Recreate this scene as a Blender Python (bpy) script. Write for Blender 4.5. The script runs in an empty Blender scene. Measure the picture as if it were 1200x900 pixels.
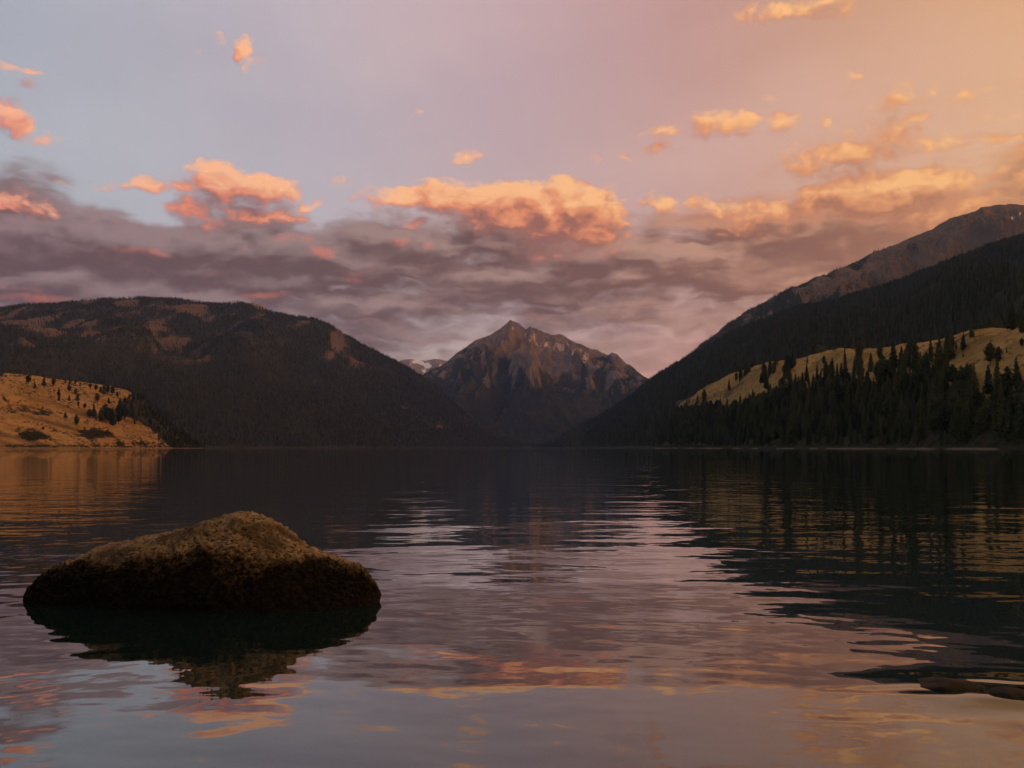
import bpy, math, random
import numpy as np

random.seed(7)
RNG = np.random.default_rng(11)
SC = bpy.context.scene
COL = SC.collection

# ------------------------------------------------------------------ camera
F = 1050.0          # focal length in photo pixels (photo 1200 x 900)
HOR = 525.0         # horizon row
CAMH = 0.9          # metres above the lake
cam_d = bpy.data.cameras.new('camera')
cam = bpy.data.objects.new('camera', cam_d)
COL.objects.link(cam)
cam.location = (0, 0, CAMH)
cam.rotation_euler = (math.radians(90), 0, 0)
cam_d.sensor_fit = 'HORIZONTAL'
cam_d.sensor_width = 36.0
cam_d.lens = 36.0 * F / 1200.0
cam_d.shift_y = (HOR - 450.0) / 1200.0
cam_d.clip_start = 0.05
cam_d.clip_end = 60000
SC.camera = cam
SC.cycles.use_denoising = True
SC.cycles.use_adaptive_sampling = True
SC.cycles.adaptive_threshold = 0.03
SC.cycles.adaptive_min_samples = 10
SC.cycles.max_bounces = 6
SC.cycles.volume_bounces = 0
SC.cycles.diffuse_bounces = 2
SC.cycles.glossy_bounces = 3
SC.cycles.sample_clamp_indirect = 4.0
vs = SC.view_settings
vs.view_transform = 'Standard'
vs.look = 'None'
vs.exposure = 0.0
vs.gamma = 1.0
vs.use_curve_mapping = False

SUN_AZ = 100.0      # degrees to the right of the view direction
SUN_EL = 9.0
SUN_STRENGTH = 0.85


def lin(r, g, b):
    def c(v):
        v /= 255.0
        return v / 12.92 if v <= 0.04045 else ((v + 0.055) / 1.055) ** 2.4
    return (c(r), c(g), c(b))


# ------------------------------------------------------------------ node expressions
class E:
    """a node socket with arithmetic"""
    nt = None

    def __init__(self, s):
        self.s = s

    @staticmethod
    def math(op, *a, clamp=False):
        n = E.nt.nodes.new('ShaderNodeMath')
        n.operation = op
        n.use_clamp = clamp
        for i, v in enumerate(a):
            E.put(n.inputs[i], v)
        return E(n.outputs[0])

    @staticmethod
    def put(inp, v):
        if isinstance(v, E):
            E.nt.links.new(v.s, inp)
        else:
            inp.default_value = v

    def __add__(s, o): return E.math('ADD', s, o)
    __radd__ = __add__
    def __sub__(s, o): return E.math('SUBTRACT', s, o)
    def __rsub__(s, o): return E.math('SUBTRACT', o, s)
    def __mul__(s, o): return E.math('MULTIPLY', s, o)
    __rmul__ = __mul__
    def __truediv__(s, o): return E.math('DIVIDE', s, o)


def vmath(op, a, b=None, c=None, out=0):
    n = E.nt.nodes.new('ShaderNodeVectorMath')
    n.operation = op
    E.put(n.inputs[0], a)
    if b is not None: E.put(n.inputs[1], b)
    if c is not None: E.put(n.inputs[2], c)
    return E(n.outputs[out])


def comb(x, y, z=0.0):
    n = E.nt.nodes.new('ShaderNodeCombineXYZ')
    for i, v in enumerate((x, y, z)):
        E.put(n.inputs[i], v)
    return E(n.outputs[0])


def sep(v):
    n = E.nt.nodes.new('ShaderNodeSeparateXYZ')
    E.put(n.inputs[0], v)
    return [E(o) for o in n.outputs]


def billow(v, detail=1.0, rough=0.5):
    """rounded cauliflower lumps, 0..1"""
    n = E.nt.nodes.new('ShaderNodeTexVoronoi')
    n.voronoi_dimensions = '2D'
    n.feature = 'SMOOTH_F1'
    n.inputs['Scale'].default_value = 1.0
    n.inputs['Detail'].default_value = detail
    n.inputs['Roughness'].default_value = rough
    n.inputs['Smoothness'].default_value = 0.35
    E.put(n.inputs['Vector'], v)
    return 1.0 - E(n.outputs['Distance'])


def noise(v, scale=1.0, detail=5.0, rough=0.55, dist=0.0, lac=2.0, col=False, kind=None, flat=False):
    n = E.nt.nodes.new('ShaderNodeTexNoise')
    if flat: n.noise_dimensions = '2D'
    n.inputs['Scale'].default_value = scale
    n.inputs['Detail'].default_value = detail
    n.inputs['Roughness'].default_value = rough
    n.inputs['Lacunarity'].default_value = lac
    n.inputs['Distortion'].default_value = dist
    if kind: n.noise_type = kind
    E.put(n.inputs['Vector'], v)
    return E(n.outputs['Color' if col else 'Fac'])


def smooth(v, lo, hi, a=0.0, b=1.0):
    n = E.nt.nodes.new('ShaderNodeMapRange')
    n.interpolation_type = 'SMOOTHSTEP'
    E.put(n.inputs[0], v)
    for i, q in enumerate((lo, hi, a, b)):
        E.put(n.inputs[i + 1], q)
    return E(n.outputs[0])


def mix(f, a, b, blend='MIX'):
    n = E.nt.nodes.new('ShaderNodeMix')
    n.data_type = 'RGBA'
    n.blend_type = blend
    n.clamp_factor = True
    E.put(n.inputs[0], f)
    for i, q in ((6, a), (7, b)):
        if not isinstance(q, E) and len(q) == 3: q = (*q, 1.0)
        E.put(n.inputs[i], q)
    return E(n.outputs[2])


def ramp(f, stops, interp='LINEAR'):
    n = E.nt.nodes.new('ShaderNodeValToRGB')
    cr = n.color_ramp
    cr.interpolation = interp
    while len(cr.elements) < len(stops):
        cr.elements.new(0.5)
    for e, (p, c) in zip(cr.elements, stops):
        e.position = p
        e.color = (*c, 1.0)
    E.put(n.inputs[0], f)
    return E(n.outputs[0])


# ------------------------------------------------------------------ sky
def sky_uv(px, py):
    """photo pixel -> (azimuth, elevation) of the sky, times 1050"""
    X, Z = (px - 600.0) / F, (HOR - py) / F
    return math.atan(X) * F, math.atan2(Z, math.hypot(1, X)) * F


def build_world():
    w = bpy.data.worlds.new('World')
    SC.world = w
    w.use_nodes = True
    nt = w.node_tree
    nt.nodes.clear()
    E.nt = nt
    out = nt.nodes.new('ShaderNodeOutputWorld')
    bg = nt.nodes.new('ShaderNodeBackground')
    nt.links.new(bg.outputs[0], out.inputs[0])
    tc = nt.nodes.new('ShaderNodeTexCoord')
    d = E(tc.outputs['Generated'])
    x, y, z = sep(d)
    u = E.math('ARCTAN2', x, y) * F
    el = E.math('ARCSINE', E.math('MAXIMUM', z, 0.0)) * F
    uv = comb(u, el)

    st = nt.nodes.new('ShaderNodeTexSky')
    st.sky_type = 'NISHITA'
    st.sun_disc = False
    st.sun_elevation = math.radians(2.0)
    st.sun_rotation = math.radians(SUN_AZ)
    st.air_density = 1.0
    st.dust_density = 2.0
    nish = vmath('SCALE', E(st.outputs[0]))
    nish.s.node.inputs['Scale'].default_value = 0.10

    # clear air and thin veil: cool on the left, mauve ahead, amber towards the sunset on the right
    tint_hi = ramp(smooth(u, -700.0, 760.0) if False else (u + 700.0) / 1500.0, [
        (0.0, lin(162, 166, 180)), (0.12, lin(168, 170, 182)), (0.28, lin(182, 169, 180)), (0.46, lin(193, 163, 170)),
        (0.60, lin(194, 148, 142)), (0.74, lin(206, 154, 118)), (0.86, lin(222, 166, 112)), (1.0, lin(226, 168, 108))])
    tint_lo = ramp((u + 700.0) / 1500.0, [
        (0.0, lin(174, 176, 187)), (0.15, lin(180, 180, 188)), (0.32, lin(187, 176, 184)), (0.48, lin(196, 168, 170)),
        (0.62, lin(208, 164, 152)), (0.76, lin(222, 170, 138)), (0.88, lin(232, 178, 126)), (1.0, lin(232, 176, 118))])
    clear = mix(smooth(el, 560.0, 250.0), tint_hi, tint_lo)
    clear = mix(0.08, clear, nish)
    pale = noise(comb(u / 420.0, el / 150.0, 3.0), 1.0, 4.0, 0.5)
    clear = mix(smooth(pale, 0.36, 0.70, 0.0, 0.24), clear, mix(smooth(u, -500.0, 100.0), lin(206, 206, 212), lin(232, 192, 176)))

    # ---- cloud field
    warp = noise(comb(u / 60.0, el / 34.0, 1.7), 1.0, 3.0, 0.6, col=True)
    warp = vmath('SUBTRACT', warp, (0.5, 0.5, 0.5))

    puffs = [  # px, py, half width, half height, weight
        (248, 196, 34, 11, .85), (278, 222, 58, 22, 1.2), (250, 246, 48, 22, 1.05), (305, 250, 44, 18, 1.0), (222, 262, 22, 16, .6),
        (478, 234, 62, 12, 1.0), (540, 236, 64, 17, 1.2), (610, 246, 78, 27, 1.4), (668, 258, 62, 36, 1.5), (655, 288, 56, 20, 1.1),
        (490, 261, 22, 9, .8), (580, 258, 14, 8, .7),
        (12, 138, 24, 17, .95), (24, 80, 28, 6, .65), (34, 100, 15, 7, .6), (48, 162, 28, 6, .55), (0, 238, 48, 15, .8),
        (286, 62, 10, 14, .75), (296, 76, 15, 7, .65), (256, 46, 9, 6, .5), (228, 57, 6, 6, .55),
        (180, 218, 22, 10, .75), (120, 218, 60, 5, .55), (45, 211, 14, 7, .5), (402, 214, 17, 7, .65), (366, 243, 15, 10, .7), (350, 242, 20, 8, .35),
        (550, 180, 26, 8, .55), (548, 212, 34, 7, .65), (487, 136, 10, 4, .4), (500, 216, 24, 5, .55),
        (925, 8, 66, 12, .7), (965, 12, 30, 14, .7), (990, 24, 26, 7, .5), (985, 87, 22, 9, .62), (1057, 116, 34, 12, .78), (1092, 100, 14, 7, .55),
        (1132, 111, 26, 10, .62), (1185, 130, 26, 8, .55), (985, 113, 20, 7, .4), (915, 113, 18, 7, .45),
        (850, 148, 42, 17, .78), (908, 144, 28, 11, .68), (955, 142, 16, 10, .5), (785, 153, 38, 9, .6), (780, 174, 32, 7, .55), (733, 180, 13, 9, .6), (700, 190, 20, 7, .4),
        (985, 186, 62, 20, .95), (1030, 158, 56, 18, .75), (1105, 168, 70, 9, .7), (1075, 142, 30, 12, .55), (930, 196, 40, 11, .6), (1120, 190, 40, 8, .35),
        (742, 236, 44, 12, .6), (815, 246, 58, 18, .7), (930, 246, 64, 18, .75), (1040, 230, 96, 22, 1.3), (1090, 246, 72, 24, 1.2), (1190, 212, 40, 12, .45), (890, 262, 60, 18, .8),
        (1300, 190, 110, 26, 1.0), (1400, 120, 90, 18, .8), (-120, 150, 70, 22, 1.0), (-220, 90, 80, 14, .8),
        (-180, 230, 110, 24, 1.0), (300, -120, 60, 16, .8), (820, -90, 90, 18, .8)]

    def field(du, dv):
        p = vmath('ADD', uv, (du, dv, 0.0))
        pw = vmath('MULTIPLY_ADD', warp, (52.0, 30.0, 0.0), p)
        tot = None
        for (px, py, sx, sy, wt) in puffs:
            cu, cv = sky_uv(px, py)
            k = 1.18
            sx, sy = sx * k, sy * k
            q = vmath('MULTIPLY_ADD', pw, (1 / sx, 1 / sy, 0.0), (-cu / sx, -cv / sy, 0.0))
            r2 = vmath('DOT_PRODUCT', q, q, out=1)
            b = E.math('MULTIPLY_ADD', r2, -wt * 0.62, wt)
            tot = E.math('MAXIMUM', b, 0.0 if tot is None else tot)
        n1 = noise(vmath('MULTIPLY', p, (1 / 40.0, 1 / 27.0, 0.0)), 1.0, 5.0, 0.6, flat=True)
        lump = billow(vmath('MULTIPLY', pw, (1 / 40.0, 1 / 26.0, 0.0)), 2.0, 0.6)
        puff = tot * 1.1 + (n1 - 0.5) * 0.95 + (lump - 0.55) * 0.45 - 0.10
        pu, pv, _ = sep(p)
        # the low bank: top edge wanders, horizontally drawn out
        n2 = noise(vmath('MULTIPLY_ADD', pw, (1 / 150.0, 1 / 40.0, 0.0), (9.0, 4.0, 0.0)), 1.0, 5.0, 0.50, flat=True)
        edge_n = noise(comb(pu / 110.0, 0.3, 0.0), 1.0, 3.0, 0.5, flat=True)
        top = 266.0 + (edge_n - 0.5) * 70.0 + smooth(pu, 100.0, 420.0, 0.0, 20.0)
        over = pv - top
        deck = smooth(over, 26.0, -40.0) * 1.25
        dlump = billow(vmath('MULTIPLY_ADD', pw, (1 / 96.0, 1 / 27.0, 0.0), (3.0, 7.0, 0.0)), 2.0, 0.62)
        gap = smooth(pv, 205.0, 130.0, 0.0, 0.66)
        gap = gap * smooth(pu, -300.0, -40.0, 0.08, 1.0)
        deck = deck - gap + ((n2 - 0.5) * 1.6 + (dlump - 0.55) * 0.48 + (n1 - 0.5) * 0.40) * smooth(over, 34.0, -4.0)
        return puff, deck, n1, n2, tot, lump

    pf, dk, n1, n2, tot1, lump1 = field(0.0, 0.0)
    pf2, dk2, n1b, _, tot2, lump2 = field(8.0, 15.0)
    a_d = smooth(dk, 0.05, 0.8)

    ur = (u + 700.0) / 1500.0
    bright = ramp(ur, [(0.0, lin(242, 170, 140)), (0.25, lin(248, 182, 140)), (0.5, lin(250, 186, 132)), (0.75, lin(246, 184, 124)), (1.0, lin(248, 188, 118))])
    midc = ramp(ur, [(0.0, lin(214, 128, 110)), (0.25, lin(216, 132, 106)), (0.5, lin(220, 136, 98)), (0.75, lin(216, 146, 102)), (1.0, lin(222, 156, 102))])
    dusk = ramp(ur, [(0.0, lin(138, 100, 100)), (0.3, lin(144, 100, 96)), (0.5, lin(154, 100, 88)), (0.7, lin(172, 114, 88)), (0.85, lin(186, 128, 92)), (1.0, lin(196, 138, 94))])
    lit = (tot1 - tot2) * 1.15 + (lump1 - lump2) * 0.50 + (n1 - n1b) * 0.70 + 0.37 + smooth(el, 190.0, 310.0, -0.22, 0.04)
    a_p = smooth(pf, 0.12, smooth(lit, 0.1, 0.9, 1.05, 0.66))
    pc = mix(smooth(lit, 0.0, 0.62), dusk, midc)
    pc = mix(smooth(lit, 0.42, 1.25), pc, bright)

    deck_dark = ramp(ur, [(0.0, lin(104, 80, 80)), (0.3, lin(106, 80, 78)), (0.5, lin(116, 84, 77)), (0.68, lin(142, 98, 82)), (0.8, lin(170, 117, 88)), (1.0, lin(192, 132, 90))])
    deck_lite = ramp(ur, [(0.0, lin(146, 120, 122)), (0.3, lin(152, 126, 122)), (0.5, lin(172, 136, 124)), (0.68, lin(198, 146, 118)), (0.8, lin(214, 156, 114)), (1.0, lin(228, 166, 108))])
    dl = (dk - dk2) * 0.85 + 0.30 + (n2 - 0.5) * -0.35 + smooth(el, 205.0, 130.0, 0.0, 0.12)
    dc = mix(smooth(dl, 0.05, 0.85), deck_dark, deck_lite)
    # upper rim of the bank still catches sun on the right
    rim = smooth(el, 215.0, 290.0) * smooth(u, 60.0, 360.0) * smooth(dl, 0.25, 0.75)
    dc = mix(rim, dc, midc)
    # embers: low red streaks where light leaks under the bank
    embers = [(372, 296, 20, 8, 1.0), (340, 281, 24, 8, .8), (462, 286, 12, 7, .9), (497, 288, 10, 6, .8), (318, 346, 34, 5, .9), (30, 350, 60, 6, .75), (10, 336, 30, 5, .7), (170, 296, 28, 5, .6), (416, 331, 10, 4, .5), (700, 300, 30, 7, .5), (-140, 340, 80, 8, .8)]
    pw = vmath('MULTIPLY_ADD', warp, (50.0, 22.0, 0.0), uv)
    em = None
    for (px, py, sx, sy, wt) in embers:
        cu, cv = sky_uv(px, py)
        q = vmath('MULTIPLY_ADD', pw, (1 / sx, 1 / sy, 0.0), (-cu / sx, -cv / sy, 0.0))
        b = E.math('MAXIMUM', E.math('MULTIPLY_ADD', vmath('DOT_PRODUCT', q, q, out=1), -wt * .6, wt), 0.0)
        em = b if em is None else E.math('MAXIMUM', em, b)
    em = smooth(em + (n1 - 0.5) * 1.9, 0.15, 1.35)
    dc = mix(em * smooth(n2, 0.35, 0.65, 0.25, 0.75), dc, lin(222, 122, 96))

    low = smooth(el, 170.0, 60.0)
    clear_low = mix(low, clear, ramp(ur, [(0.0, lin(164, 138, 140)), (0.35, lin(214, 192, 172)), (0.5, lin(212, 170, 152)), (0.62, lin(212, 146, 126)), (1.0, lin(222, 150, 112))]))
    c = mix(a_d, clear_low, dc)
    c = mix(a_p, c, pc)
    nt.links.new(c.s, bg.inputs[0])
    bg.inputs[1].default_value = 1.1
    w.cycles.sampling_method = 'MANUAL'
    w.cycles.sample_map_resolution = 512


build_world()

sun_d = bpy.data.lights.new('sun', 'SUN')
sun_d.energy = SUN_STRENGTH
sun_d.angle = math.radians(12.0)
sun_d.color = (1.0, 0.60, 0.30)
sun = bpy.data.objects.new('sun', sun_d)
COL.objects.link(sun)
_a, _e = math.radians(SUN_AZ), math.radians(SUN_EL)
from mathutils import Vector
sun.rotation_euler = Vector((math.sin(_a) * math.cos(_e), math.cos(_a) * math.cos(_e), math.sin(_e))).to_track_quat('Z', 'Y').to_euler()

# ------------------------------------------------------------------ numpy noise
_perm = RNG.permutation(256)
_perm = np.concatenate([_perm, _perm, _perm])
_grad = RNG.normal(size=(256, 3))
_grad /= np.linalg.norm(_grad, axis=1)[:, None]


def perlin(x, y, z=None):
    x = np.asarray(x, float); y = np.asarray(y, float)
    z = np.zeros_like(x) if z is None else np.asarray(z, float) + np.zeros_like(x)
    xi, yi, zi = np.floor(x).astype(int), np.floor(y).astype(int), np.floor(z).astype(int)
    xf, yf, zf = x - xi, y - yi, z - zi
    fade = lambda t: t * t * t * (t * (t * 6 - 15) + 10)
    u, v, w = fade(xf), fade(yf), fade(zf)
    res = 0
    for dx in (0, 1):
        for dy in (0, 1):
            for dz in (0, 1):
                h = _perm[(_perm[(_perm[(xi + dx) & 255] + yi + dy) & 255] + zi + dz) & 255]
                g = _grad[h]
                dot = g[..., 0] * (xf - dx) + g[..., 1] * (yf - dy) + g[..., 2] * (zf - dz)
                res = res + dot * (u if dx else 1 - u) * (v if dy else 1 - v) * (w if dz else 1 - w)
    return res * 1.6


def fbm(x, y, z=None, o=5, gain=0.5, lac=2.03):
    s, a, f = 0, 1.0, 1.0
    for i in range(o):
        s = s + a * perlin(x * f + 17.3 * i, y * f - 9.1 * i, None if z is None else z * f + 3.7 * i)
        a *= gain; f *= lac
    return s


def ridged(x, y, o=5, gain=0.5, lac=2.05):
    s, a, f, w = 0, 1.0, 1.0, 1.0
    for i in range(o):
        n = 1 - np.abs(perlin(x * f + 31.7 * i, y * f + 11.9 * i, np.full_like(x, 2.3 * i)))
        n = n * n * w
        w = np.clip(n * 1.4, 0, 1)
        s = s + a * n
        a *= gain; f *= lac
    return s - 0.9


# ------------------------------------------------------------------ helpers
def mesh_obj(name, V, Fc, mat, parent=None, smooth_=True, attrs=None):
    me = bpy.data.meshes.new(name)
    V = np.asarray(V, np.float32)
    Fc = np.asarray(Fc, np.int32)
    n = Fc.shape[1]
    me.vertices.add(len(V)); me.vertices.foreach_set('co', V.ravel())
    me.loops.add(Fc.size); me.loops.foreach_set('vertex_index', Fc.ravel())
    me.polygons.add(len(Fc)); me.polygons.foreach_set('loop_start', np.arange(0, Fc.size, n, dtype=np.int32))
    me.polygons.foreach_set('use_smooth', np.full(len(Fc), smooth_))
    me.update(calc_edges=True)
    for k, a in (attrs or {}).items():
        at = me.attributes.new(k, 'FLOAT', 'POINT')
        at.data.foreach_set('value', np.asarray(a, np.float32).ravel())
    if mat: me.materials.append(mat)
    o = bpy.data.objects.new(name, me)
    COL.objects.link(o)
    if parent: o.parent = parent
    return o


def tag(o, label=None, cat=None, group=None, kind=None):
    for k, v in (('label', label), ('category', cat), ('group', group), ('kind', kind)):
        if v: o[k] = v
    return o


def material(name):
    m = bpy.data.materials.new(name)
    m.use_nodes = True
    nt = m.node_tree
    b = nt.nodes['Principled BSDF']
    E.nt = nt
    return m, nt, b


def attr(name):
    n = E.nt.nodes.new('ShaderNodeAttribute')
    n.attribute_name = name
    return E(n.outputs['Fac'])


def position():
    return E(E.nt.nodes.new('ShaderNodeNewGeometry').outputs['Position'])


def bump(nt, b, h, dist, strength=1.0):
    n = nt.nodes.new('ShaderNodeBump')
    n.inputs['Distance'].default_value = dist
    n.inputs['Strength'].default_value = strength
    E.put(n.inputs['Height'], h)
    nt.links.new(n.outputs[0], b.inputs['Normal'])
    nt.links.new(n.outputs[0], b.inputs['Coat Normal'])


# ------------------------------------------------------------------ materials
def terrain_material(name, forest, grass, rock, snow_sunlit=None, scale=1.0):
    m, nt, b = material(name)
    p = position()
    n1 = noise(p, 0.012 * scale, 6, 0.6)
    n2 = noise(p, 0.06 * scale, 5, 0.65)
    x, y, z = sep(p)
    strat = noise(comb(x * 0.016 * scale, y * 0.004 * scale, z * 0.006 * scale), 1.0, 6, 0.65)
    f = mix(smooth(n2, 0.3, 0.7), forest[0], forest[1])
    g = mix(smooth(n1, 0.3, 0.7), grass[0], grass[1])
    g = mix(smooth(n2, 0.5, 0.75, 0, 0.55), g, grass[2])
    r = mix(smooth(strat * 0.5 + n2 * 0.5, 0.38, 0.62), rock[0], rock[1])
    r = mix(smooth(n2, 0.55, 0.75, 0, 0.6), r, rock[2])
    a_g = attr('grass') + (n2 - 0.5) * 0.5
    a_r = attr('rock') + (n2 - 0.5) * 0.6
    c = mix(smooth(a_g, 0.35, 0.65), f, g)
    c = mix(smooth(a_r, 0.35, 0.65), c, r)
    if snow_sunlit:
        c = mix(smooth(attr('snow_sunlit') + (n2 - .5) * 0.6, 0.45, 0.6), c, snow_sunlit)
    nt.links.new(c.s, b.inputs['Base Color'])
    b.inputs['Roughness'].default_value = 0.95
    b.inputs['Specular IOR Level'].default_value = 0.1
    bump(nt, b, n2 + n1 * 2.0, 9.0 / scale, 0.7)
    return m


FOREST = ((0.030, 0.032, 0.022), (0.050, 0.048, 0.030))
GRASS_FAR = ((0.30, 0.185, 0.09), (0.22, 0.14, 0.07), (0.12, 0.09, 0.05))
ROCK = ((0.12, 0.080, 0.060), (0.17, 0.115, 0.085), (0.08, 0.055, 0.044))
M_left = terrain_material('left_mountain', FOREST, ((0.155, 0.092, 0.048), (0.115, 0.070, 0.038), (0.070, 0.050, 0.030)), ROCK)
M_mid = terrain_material('central_mountain', ((0.040, 0.042, 0.034), (0.062, 0.058, 0.042)), ((0.10, 0.085, 0.05), (0.08, 0.07, 0.045), (0.06, 0.05, 0.035)), ((0.120, 0.084, 0.070), (0.24, 0.175, 0.145), (0.055, 0.042, 0.038)), (0.52, 0.39, 0.32))  # last colour: pale rock tint for scree and the painted sunlit slope
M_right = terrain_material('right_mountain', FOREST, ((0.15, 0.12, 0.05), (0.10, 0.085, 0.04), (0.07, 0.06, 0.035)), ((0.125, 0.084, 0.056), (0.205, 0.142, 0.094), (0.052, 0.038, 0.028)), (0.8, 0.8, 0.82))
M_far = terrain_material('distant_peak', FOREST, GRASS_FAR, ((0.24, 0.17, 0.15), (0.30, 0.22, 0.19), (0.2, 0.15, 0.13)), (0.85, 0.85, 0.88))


def grass_material(name, c1, c2, c3, dark, lean, bank):
    m, nt, b = material(name)
    p = position()
    x, y, z = sep(p)
    across = z + x * lean
    streak = noise(comb(across * 0.11, x * 0.006, y * 0.004), 1.0, 4, 0.6)
    n1 = noise(p, 0.012, 5, 0.55)
    n2 = noise(p, 0.11, 6, 0.7)
    c = mix(smooth(streak, 0.40, 0.62), c1, c2)
    c = mix(smooth(n1, 0.42, 0.66, 0, 0.85), c, c3)
    c = mix(smooth(streak, 0.48, 0.36, 0, 0.9), c, dark)
    c = mix(smooth(n2, 0.50, 0.64, 0, 0.8), c, dark)
    c = mix(smooth(attr('brush') + (n2 - 0.5) * 0.9, 0.40, 0.66), c, (0.040, 0.034, 0.018))
    c = mix(smooth(attr('shore') + (n2 - 0.5) * 0.7, 0.45, 0.7), c, bank)
    nt.links.new(c.s, b.inputs['Base Color'])
    b.inputs['Roughness'].default_value = 0.95
    b.inputs['Specular IOR Level'].default_value = 0.1
    bump(nt, b, n2 + streak * 1.5, 2.5, 0.9)
    return m


M_ghill_l = grass_material('dry_grass_left', (0.33, 0.18, 0.058), (0.40, 0.225, 0.075), (0.26, 0.150, 0.050), (0.15, 0.088, 0.036), 0.43, (0.20, 0.14, 0.085))
M_ghill_r = grass_material('dry_grass_right', (0.26, 0.160, 0.048), (0.33, 0.205, 0.062), (0.19, 0.118, 0.038), (0.10, 0.064, 0.026), -0.72, (0.16, 0.115, 0.075))


# ------------------------------------------------------------------ terrain sheets
def interp(pts, px):
    a = np.array(sorted(pts), float)
    return np.interp(px, a[:, 0], a[:, 1])


class Sheet:
    """a hillside from its shore line up to its ridge and over the back; ridge and shore given by photo column and distance"""

    def __init__(s, outline, shore, ridge, p0, p1, nx, ny, prof=1.1, spur=0.1, L=(500., 900.), detail=0.02, z0=-6.0, jag=0.0, seed=0.0, back=0.5, ridgep=False, high=0.9):
        px = np.linspace(p0, p1, nx)
        py = interp(outline, px)
        Ds = shore(px) if callable(shore) else interp(shore, px)
        Dr = interp(ridge, px) if not callable(ridge) else ridge(px)
        zr = (HOR - py) / F * Dr + CAMH
        t = np.concatenate([np.linspace(0, 1, ny), 1 + back * np.linspace(0.05, 1, max(6, ny // 6))])
        T, PX = np.meshgrid(t, px, indexing='ij')
        D = Ds + (Dr - Ds) * T
        X = (PX - 600) / F * D
        base = np.where(T <= 1, np.clip(T, 0, 1) ** prof if not ridgep else 1 - (1 - np.clip(T, 0, 1)) ** prof, 1 - (T - 1) / back * 0.75)
        Z = z0 * (1 - np.clip(T * 8, 0, 1)) + zr * base
        env = np.sin(np.pi * np.clip(T, 0, 1) ** high) ** 0.8 * (T <= 1)
        envb = np.clip(T * 6, 0, 1)
        wx = fbm(X / L[1] + seed, D / L[1], o=3) * 0.35
        r1 = ridged(X / L[0] + wx + seed, D / (L[0] * 2.2) + wx * .5, o=5)
        f1 = fbm(X / (L[0] * .35) + seed, D / (L[0] * .35), np.full_like(X, seed), o=5)
        Z = Z + env * spur * zr * r1 + envb * detail * zr * f1 * (0.15 + env)
        if jag:
            j = ridged(PX / 26.0 + seed, T * 4.0, o=5) + 0.4 * fbm(PX / 5.0, T * 9, o=3)
            Z = Z + jag * (np.clip(T * 1.6 - .6, 0, 1) * (T <= 1) + (T > 1)) * j * Dr / F
        s.X, s.Y, s.Z, s.T, s.PX = X, D, Z, T, PX
        s.PXp = 600 + F * X / D
        s.PYp = HOR - F * (Z - CAMH) / D
        s.ny, s.nr, s.nx = ny, len(t), nx
        gz = np.gradient(Z, axis=0) / np.maximum(np.gradient(D, axis=0), 1e-3)
        gx = np.gradient(Z, axis=1) / np.maximum(np.abs(np.gradient(X, axis=1)), 1e-3)
        s.slope = np.hypot(gz, gx)

    def build(s, name, mat, attrs):
        V = np.stack([s.X, s.Y, s.Z], -1).reshape(-1, 3)
        i = np.arange(s.nr * s.nx).reshape(s.nr, s.nx)
        Fc = np.stack([i[:-1, :-1], i[:-1, 1:], i[1:, 1:], i[1:, :-1]], -1).reshape(-1, 4)
        o = mesh_obj(name, V, Fc, mat, attrs=attrs)
        o['kind'] = 'structure'
        return o

    def locate(s, px, py):
        d = (s.PXp - px) ** 2 + (s.PYp - py) ** 2
        d = d[:s.ny]
        k = np.unravel_index(np.argmin(d), d.shape)
        return s.X[k], s.Y[k], s.Z[k]

    def scatter(s, n, dens):
        """n random points, density given per grid vertex (per square metre)"""
        X, Y, Z = s.X, s.Y, s.Z
        ax = (X[1:, :-1] - X[:-1, :-1], Y[1:, :-1] - Y[:-1, :-1], X[:-1, 1:] - X[:-1, :-1], Y[:-1, 1:] - Y[:-1, :-1])
        area = np.abs(ax[0] * ax[3] - ax[1] * ax[2])
        w = (area * dens[:-1, :-1])
        w[s.ny + 4:] = 0
        w = np.where(Z[:-1, :-1] > 0.6, w, 0).ravel()
        if w.sum() <= 0: return np.zeros((0, 3))
        k = RNG.choice(len(w), n, p=w / w.sum())
        r, c = np.unravel_index(k, area.shape)
        a, b = RNG.random(n), RNG.random(n)
        P = lambda Q: (Q[r, c] * (1 - a) * (1 - b) + Q[r + 1, c] * a * (1 - b) + Q[r, c + 1] * (1 - a) * b + Q[r + 1, c + 1] * a * b)
        return np.stack([P(X), P(Y), P(Z)], -1)


def blobs(s, lst):
    m = np.zeros_like(s.X)
    for (px, py, sx, sy, w) in lst:
        m = np.maximum(m, w * np.exp(-((s.PXp - px) / sx) ** 2 - ((s.PYp - py) / sy) ** 2))
    return m


RIGHT_X = 343.0
shore_right = lambda px: np.minimum(RIGHT_X * F / np.maximum(px - 600, 57), 6300.0)

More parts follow.
